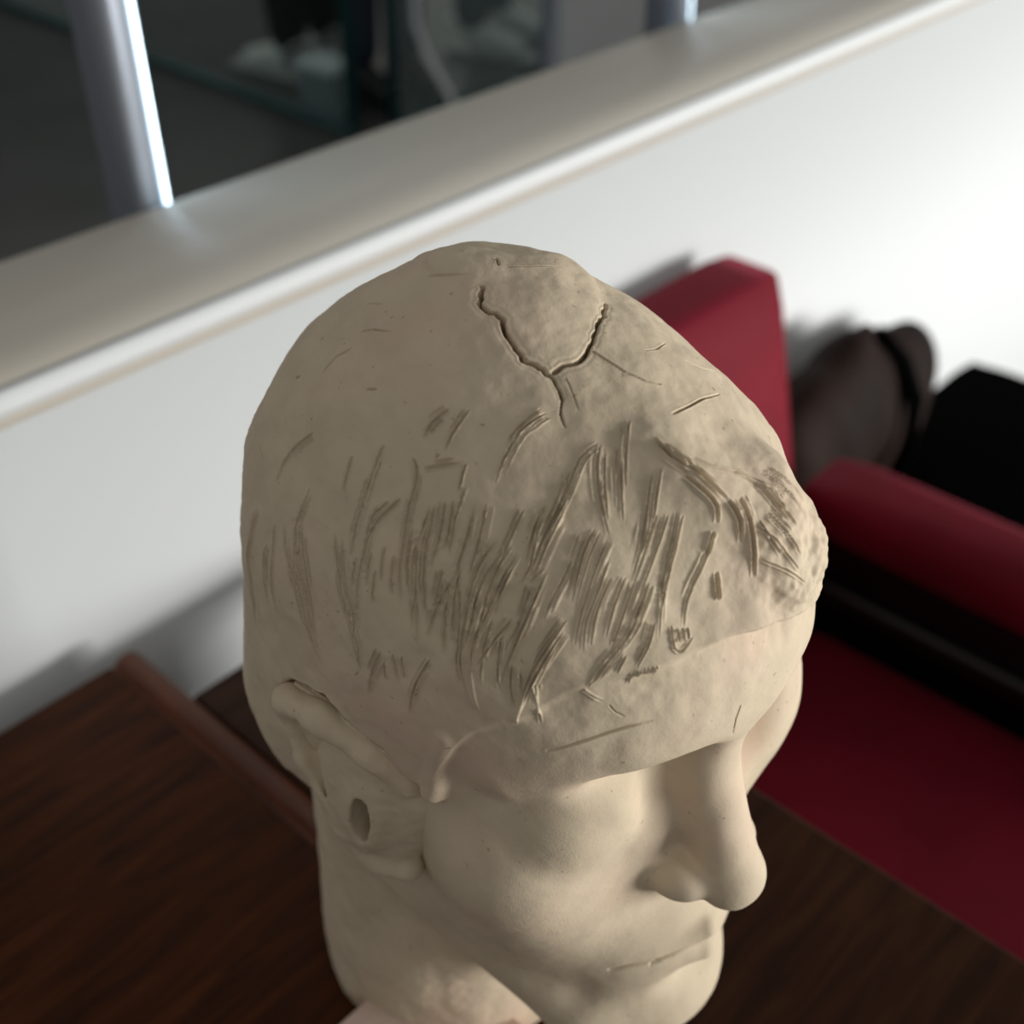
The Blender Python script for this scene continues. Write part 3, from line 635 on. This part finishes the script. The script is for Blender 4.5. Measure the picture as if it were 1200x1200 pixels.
part(prism('edge_moulding', rim, 'y', -0.34, 0.505, M['desk_rim'], desk))
part(box('apron', (X0+0.06, X1-0.05, -0.28, -0.26, DZ-0.13, DZ-0.028), M['desk'], desk, 0.002))
part(box('apron', (X0+0.06, X1-0.05, 0.44, 0.46, DZ-0.13, DZ-0.028), M['desk'], desk, 0.002))
for x in (X0+0.07, X1-0.06):
    for y in (-0.28, 0.46):
        bm = box_bm(x-0.025, x+0.025, y-0.025, y+0.025, 0, DZ-0.028, 0.004, 2); part(from_bm('leg', bm, M['desk'], desk))
TZ = 0.742
tb = empty('side_table', (0.31, 0.1, 0)); tag(tb, 'dark brown wooden table between the moulded desk and the red armchair', 'table')
cx, cy = 0.31, 0.1
part(box('tabletop', (0.2265, 0.389, -0.40, 0.459, TZ-0.025, TZ), M['table'], tb, 0.003, 3))
part(box('apron', (0.245, 0.370, -0.36, 0.42, TZ-0.09, TZ-0.025), M['table'], tb, 0.002))
for x in (0.25, 0.365):
    for y in (-0.35, 0.41):
        part(from_bm('leg', box_bm(x-0.016, x+0.016, y-0.016, y+0.016, 0, TZ-0.09, 0.003, 2), M['table'], tb))
bz = DZ+0.0022
bd = empty('base_board', (0.2, 0.18, bz)); tag(bd, 'pale pinkish wooden board under the neck of the clay head', 'board')
o = box('board', (-0.098, 0.0, -0.06, 0.056, 0.0006, 0.0125), M['plinth'], bd, 0.001, 2)
o = box('edge_band', (-0.0985, 0.0005, -0.0605, 0.0565, 0.0, 0.0095), M['plinth_edge'], bd, 0.0005, 2)

# ------------------------------------------------------------------ red armchair
ac = empty('armchair', (0.60, 0.18, 0)); tag(ac, 'armchair upholstered in dark red velvet with black wooden arms', 'chair'); cx, cy = 0.60, 0.18
def cushion(name, b, m, parent, bevel, puff=0.0, fn=None):
    bm = box_bm(*b)
    bmesh.ops.subdivide_edges(bm, edges=bm.edges[:], cuts=10, use_grid_fill=True)
    x0, x1, y0, y1, z0, z1 = b; c = Vector(((x0+x1)/2, (y0+y1)/2, (z0+z1)/2)); hx, hy, hz = (x1-x0)/2, (y1-y0)/2, (z1-z0)/2
    for vv in bm.verts:
        d = vv.co-c; inner = Vector((max(-hx+bevel, min(hx-bevel, d.x)), max(-hy+bevel, min(hy-bevel, d.y)), max(-hz+bevel, min(hz-bevel, d.z))))
        r = d-inner
        if r.length > 1e-6: d = inner+r.normalized()*bevel
        u, w2, t = d.x/hx, d.y/hy, d.z/hz
        d.z += puff*(1-u*u)*(1-w2*w2)*t
        vv.co = c+d
        if fn: vv.co = fn(vv.co.copy())
    o = from_bm(name, bm, m, parent); return o
def lean(co): co.y += (co.z-0.79)*0.225; return co
part(cushion('backrest', (0.42, 0.822, 0.452, 0.520, 0.42, 0.795), M['red'], ac, 0.016, 0, lean))
part(cushion('seat_cushion', (0.45, 0.818, -0.12, 0.395, 0.37, 0.46), M['red'], ac, 0.022, 0.006))
part(box('seat_frame', (0.44, 0.835, -0.11, 0.41, 0.30, 0.372), M['black_wood'], ac, 0.006))
for x0, x1 in ((0.805, 0.885), (0.400, 0.470)):
    a = part(cushion('arm_pad', (x0-0.004, x1, -0.06, 0.405, 0.560, 0.612), M['red'], ac, 0.022, 0.006))
    part(box('arm_rail', (x0+0.012, x1-0.012, -0.09, 0.41, 0.528, 0.563), M['black_wood'], ac, 0.006))
    part(box('lower_rail', (x0+0.012, x1-0.022, -0.09, 0.41, 0.478, 0.505), M['black_wood'], ac, 0.010))
    part(box('side_panel', (x0+0.028, x1-0.028, -0.06, 0.40, 0.37, 0.53), M['black_wood'], ac, 0.002))
    for y in (-0.10, 0.40):
        part(from_bm('leg', box_bm(x0+0.016, x1-0.016, y-0.022, y+0.022, 0, 0.53, 0.005, 2), M['black_wood'], ac))

# ------------------------------------------------------------------ black chair with the leather bag beyond the armchair
bc = empty('bench', (1.16, 0.25, 0)); tag(bc, 'black leather bench standing beyond the red armchair', 'bench'); cx, cy = 1.16, 0.25
part(cushion('seat', (0.93, 1.42, -0.05, 0.50, 0.385, 0.445), M['black_leather'], bc, 0.02, 0.006))
for x in (0.96, 1.39):
    for y in (-0.02, 0.47):
        part(from_bm('leg', box_bm(x-0.018, x+0.018, y-0.018, y+0.018, 0, 0.39, 0.004, 2), M['black_wood'], bc))
bg = empty('leather_bag', (0.985, 0.470, 0.452)); tag(bg, 'slumped dark brown leather bag leaning against the white wall beside the armchair', 'bag'); cx, cy = 0.985, 0.470
def bag_sdf(p):
    d = ell(p, (-4.5, 0, 8.0), (9.0, 4.6, 10.0)); d = su(d, ell(p, (2.0, 0.3, 11.0), (7.0, 4.2, 8.6)), 3.0)
    d = su(d, ell(p, (11.0, 0, 7.5), (9.5, 4.4, 9.5)), 3.0); d = su(d, cap(p, (2.4, 0, 18.6), (4.4, 0, 19.4), 1.1, 0.9), 1.5)
    d = d-0.2*np.sin(p[:,0]*0.9+p[:,2]*0.35)*np.clip(p[:,2]/12, 0, 1)
    return np.maximum(d, -p[:,2]-0.1)
vb, qb = sdf_mesh(bag_sdf, (-15,-6,-1), (22,6,24), 0.7, 1)
link('body', to_mesh('bag_body', vb*0.01, qb), M['leather'], bg)
tube('strap', [(0.06,-0.052,0.012), (0.075,-0.058,0.06), (0.085,-0.050,0.115), (0.08,-0.03,0.155), (0.065,0.0,0.185)], 0.009, M['black_leather'], bg)

# ------------------------------------------------------------------ posts with light strips on the ledge
first = None
def light_post(x, label):
    p = empty('light_post', (x, 0.685, 0)); tag(p, label, 'light')
    prism('profile', [(-0.016, -0.012), (-0.016, 0.03), (0.004, 0.03), (0.004, -0.006), (0.000, -0.010), (-0.010, -0.012)], 'z', 0, 2.5, M['alu'], p)
    box('light_strip', (0.0035, 0.0065, -0.006, 0.006, 0.2, 2.4), M['led_strip'], p)
    bm = bmesh.new(); bmesh.ops.create_uvsphere(bm, u_segments=10, v_segments=6, radius=0.0022); me = bpy.data.meshes.new('light_bead'); bm.to_mesh(me); bm.free()
    me.materials.append(M['led'])
    z = 0.88
    while z < 1.20:
        b_ = bpy.data.objects.new('light_bead', me); col.objects.link(b_); b_.parent = p; b_.location = (0.0065, -0.0045, z); z += 0.0042
    return p
light_post(0.391, 'tall metal post with a white light strip at the dim end of the ledge')
light_post(0.968, 'tall metal post with a white light strip reflected in the ledge')

# ------------------------------------------------------------------ the room beyond: glass partitions, people, boxes
def pane(name, b, label):
    p = empty(name, ((b[0]+b[1])/2, (b[2]+b[3])/2, 0)); tag(p, label, 'partition')
    global cx, cy
    cx, cy = p.location.x, p.location.y
    part(box('pane', b, M['glass'], p))
    x0, x1, y0, y1, z0, z1 = b
    part(box('bottom_edge', (x0-0.006, x1+0.006, y0-0.006, y1+0.006, 0.0, 0.022), M['glass_edge'], p))
    if x1-x0 < y1-y0: part(box('end_edge', (x0-0.006, x1+0.006, y0-0.014, y0+0.014, 0.022, z1), M['glass_edge'], p))
    else: part(box('end_edge', (x0-0.014, x0+0.014, y0-0.006, y1+0.006, 0.022, z1), M['glass_edge'], p))
pane('glass_partition', (2.155, 2.167, 2.62, 5.2, 0.022, 2.3), 'clear glass partition with green edges beside the black trousers')
pane('glass_partition', (2.285, 4.6, 2.58, 2.592, 0.022, 2.3), 'long clear glass partition in front of the blue-clad people')

def skin_mesh(name, verts, edges, radii, mt, parent, levels=2):
    me = bpy.data.meshes.new(name); me.from_pydata(verts, edges, []); me.materials.append(mt)
    o = bpy.data.objects.new(name, me); col.objects.link(o); o.parent = parent
    s = o.modifiers.new('skin', 'SKIN'); s.use_smooth_shade = True
    for k, r in enumerate(radii):
        rr = r if isinstance(r, tuple) else (r, r)
        me.skin_vertices[0].data[k].radius = rr
    me.skin_vertices[0].data[0].use_root = True
    u = o.modifiers.new('sub', 'SUBSURF'); u.levels = levels; u.render_levels = levels
    return o
def person(loc, rz, label, trouser, top, shoe, sole, stance=0.13):
    p = empty('person', loc, rz); tag(p, label, 'person')
    # body: head, neck, arms, hands with fingers
    V = [(0,0,1.40), (0,0,1.50), (0,0.01,1.58), (0,0.02,1.68), (0,0.015,1.74)]; E = [(0,1), (1,2), (2,3), (3,4)]; Rr = [0.09, 0.05, 0.075, 0.085, 0.05]
    for s in (-1, 1):
        b0 = len(V); V += [(s*0.18,0,1.40), (s*0.23,-0.02,1.13), (s*0.25,0.05,0.89), (s*0.25,0.07,0.82)]; Rr += [0.055, 0.042, 0.028, (0.018, 0.034)]
        E += [(0,b0), (b0,b0+1), (b0+1,b0+2), (b0+2,b0+3)]
        for k in range(4):
            f0 = len(V); y = 0.04+0.02*k
            V += [(s*0.252,y,0.775), (s*0.247,y+0.006,0.735-0.004*abs(k-1.5))]; Rr += [0.009, 0.008]; E += [(b0+3,f0), (f0,f0+1)]
        f0 = len(V); V += [(s*0.24,0.11,0.83), (s*0.235,0.125,0.79)]; Rr += [0.011, 0.009]; E += [(b0+2,f0), (f0,f0+1)]
    skin_mesh('body', V, E, Rr, M['skin'], p, 1)
    V = [(0,0,0.96), (s_:=stance*0.7,0,0.90), (stance*0.8,0.01,0.50), (stance*0.85,-0.01,0.07), (-s_,0,0.90), (-stance*0.8,0.03,0.50), (-stance*0.85,-0.02,0.07), (0,0,1.04)]
    skin_mesh('trousers', V, [(0,1), (1,2), (2,3), (0,4), (4,5), (5,6), (0,7)], [(0.15,0.11), 0.095, 0.07, 0.062, 0.095, 0.07, 0.062, (0.14,0.10)], trouser, p)
    V = [(0,0,0.98), (0,0,1.2), (0,0,1.4), (0.18,0,1.40), (0.23,-0.02,1.13), (-0.18,0,1.40), (-0.23,-0.02,1.13), (0,0,1.46)]
    skin_mesh('top', V, [(0,1), (1,2), (2,3), (3,4), (2,5), (5,6), (2,7)], [(0.16,0.11), (0.165,0.115), (0.16,0.10), 0.07, 0.055, 0.07, 0.055, 0.07], top, p)
    skin_mesh('hair', [(0,-0.02,1.66), (0,0.0,1.75), (0,0.05,1.745)], [(0,1), (1,2)], [0.085, 0.08, 0.05], M['hair'], p)
    for s in (-1, 1):
        x = s*stance*0.85
        f = skin_mesh('shoe', [(x,-0.06,0.055), (x,0.03,0.06), (x,0.12,0.042), (x,0.19,0.036), (x,-0.03,0.11)], [(0,1), (1,2), (2,3), (0,4)], [(0.042,0.048), (0.042,0.05), (0.046,0.035), (0.036,0.028), (0.045,0.045)], shoe, p)
        so = box('sole', (x-0.043, x+0.043, -0.095, 0.225, 0.0, 0.018), sole, f, 0.006)
    return p
person((2.46, 3.19, 0), R(8), 'person in black trousers and white shoes standing behind the glass', M['black_cloth'], M['black_cloth'], M['shoe'], M['sole'], 0.10)
person((2.50, 2.86, 0), R(165), 'person in dark navy jeans beside the green glass edge', M['navy'], M['grey_cloth'], M['dark_shoe'], M['dark_shoe'], 0.09)
person((3.05, 2.95, 0), R(200), 'person in slate blue trousers and pale shoes behind the long glass partition', M['slate'], M['white'], M['shoe'], M['sole'], 0.13)
bx_ = empty('storage_box', (2.245, 2.83, 0), R(4)); tag(bx_, 'small grey box with a white lid on the floor behind the glass', 'box')
box('body', (-0.05, 0.05, -0.07, 0.07, 0, 0.13), M['grey_box'], bx_, 0.004); box('lid', (-0.054, 0.054, -0.075, 0.075, 0.13, 0.155), M['white'], bx_, 0.005)
st = empty('rope_stand', (2.86, 3.55, 0)); tag(st, 'thin white metal stand behind the small lidded box', 'stand')
tube('pole', [(0,0,0.01), (0,0,1.1)], 0.013, M['white'], st); tube('foot', [(0,0,0), (0,0,0.008), (0,0,0.014), (0,0,0.02)], [0.10, 0.10, 0.08, 0.015], M['white'], st, 24)
o = tube('cable', [(2.36,2.56,0.9), (2.36,2.56,0.45), (2.355,2.555,0.28), (2.38,2.53,0.18), (2.42,2.49,0.08), (2.42,2.48,0.012), (2.46,2.45,0.010), (2.60,2.43,0.010)], 0.011, M['white'])
tag(o, 'white cable hanging down by the green glass edge to the floor', 'cable')

fp = empty('glow_stand_in', (3.35, 2.25, 0), R(-12)); tag(fp, 'pale frosted panel added to stand in for the glow beside the bright light strip', 'panel')  # pale panel added in place of the glow seen near the light strip
box('panel', (-0.62, 0.62, -0.01, 0.01, 0.06, 1.9), M['frost'], fp, 0.003); box('frame', (-0.66, -0.62, -0.02, 0.02, 0.0, 1.95), M['alu'], fp, 0.003); box('frame', (0.62, 0.66, -0.02, 0.02, 0.0, 1.95), M['alu'], fp, 0.003)
box('foot', (-0.66, -0.58, -0.18, 0.18, 0.0, 0.03), M['alu'], fp, 0.003); box('foot', (0.58, 0.66, -0.18, 0.18, 0.0, 0.03), M['alu'], fp, 0.003)
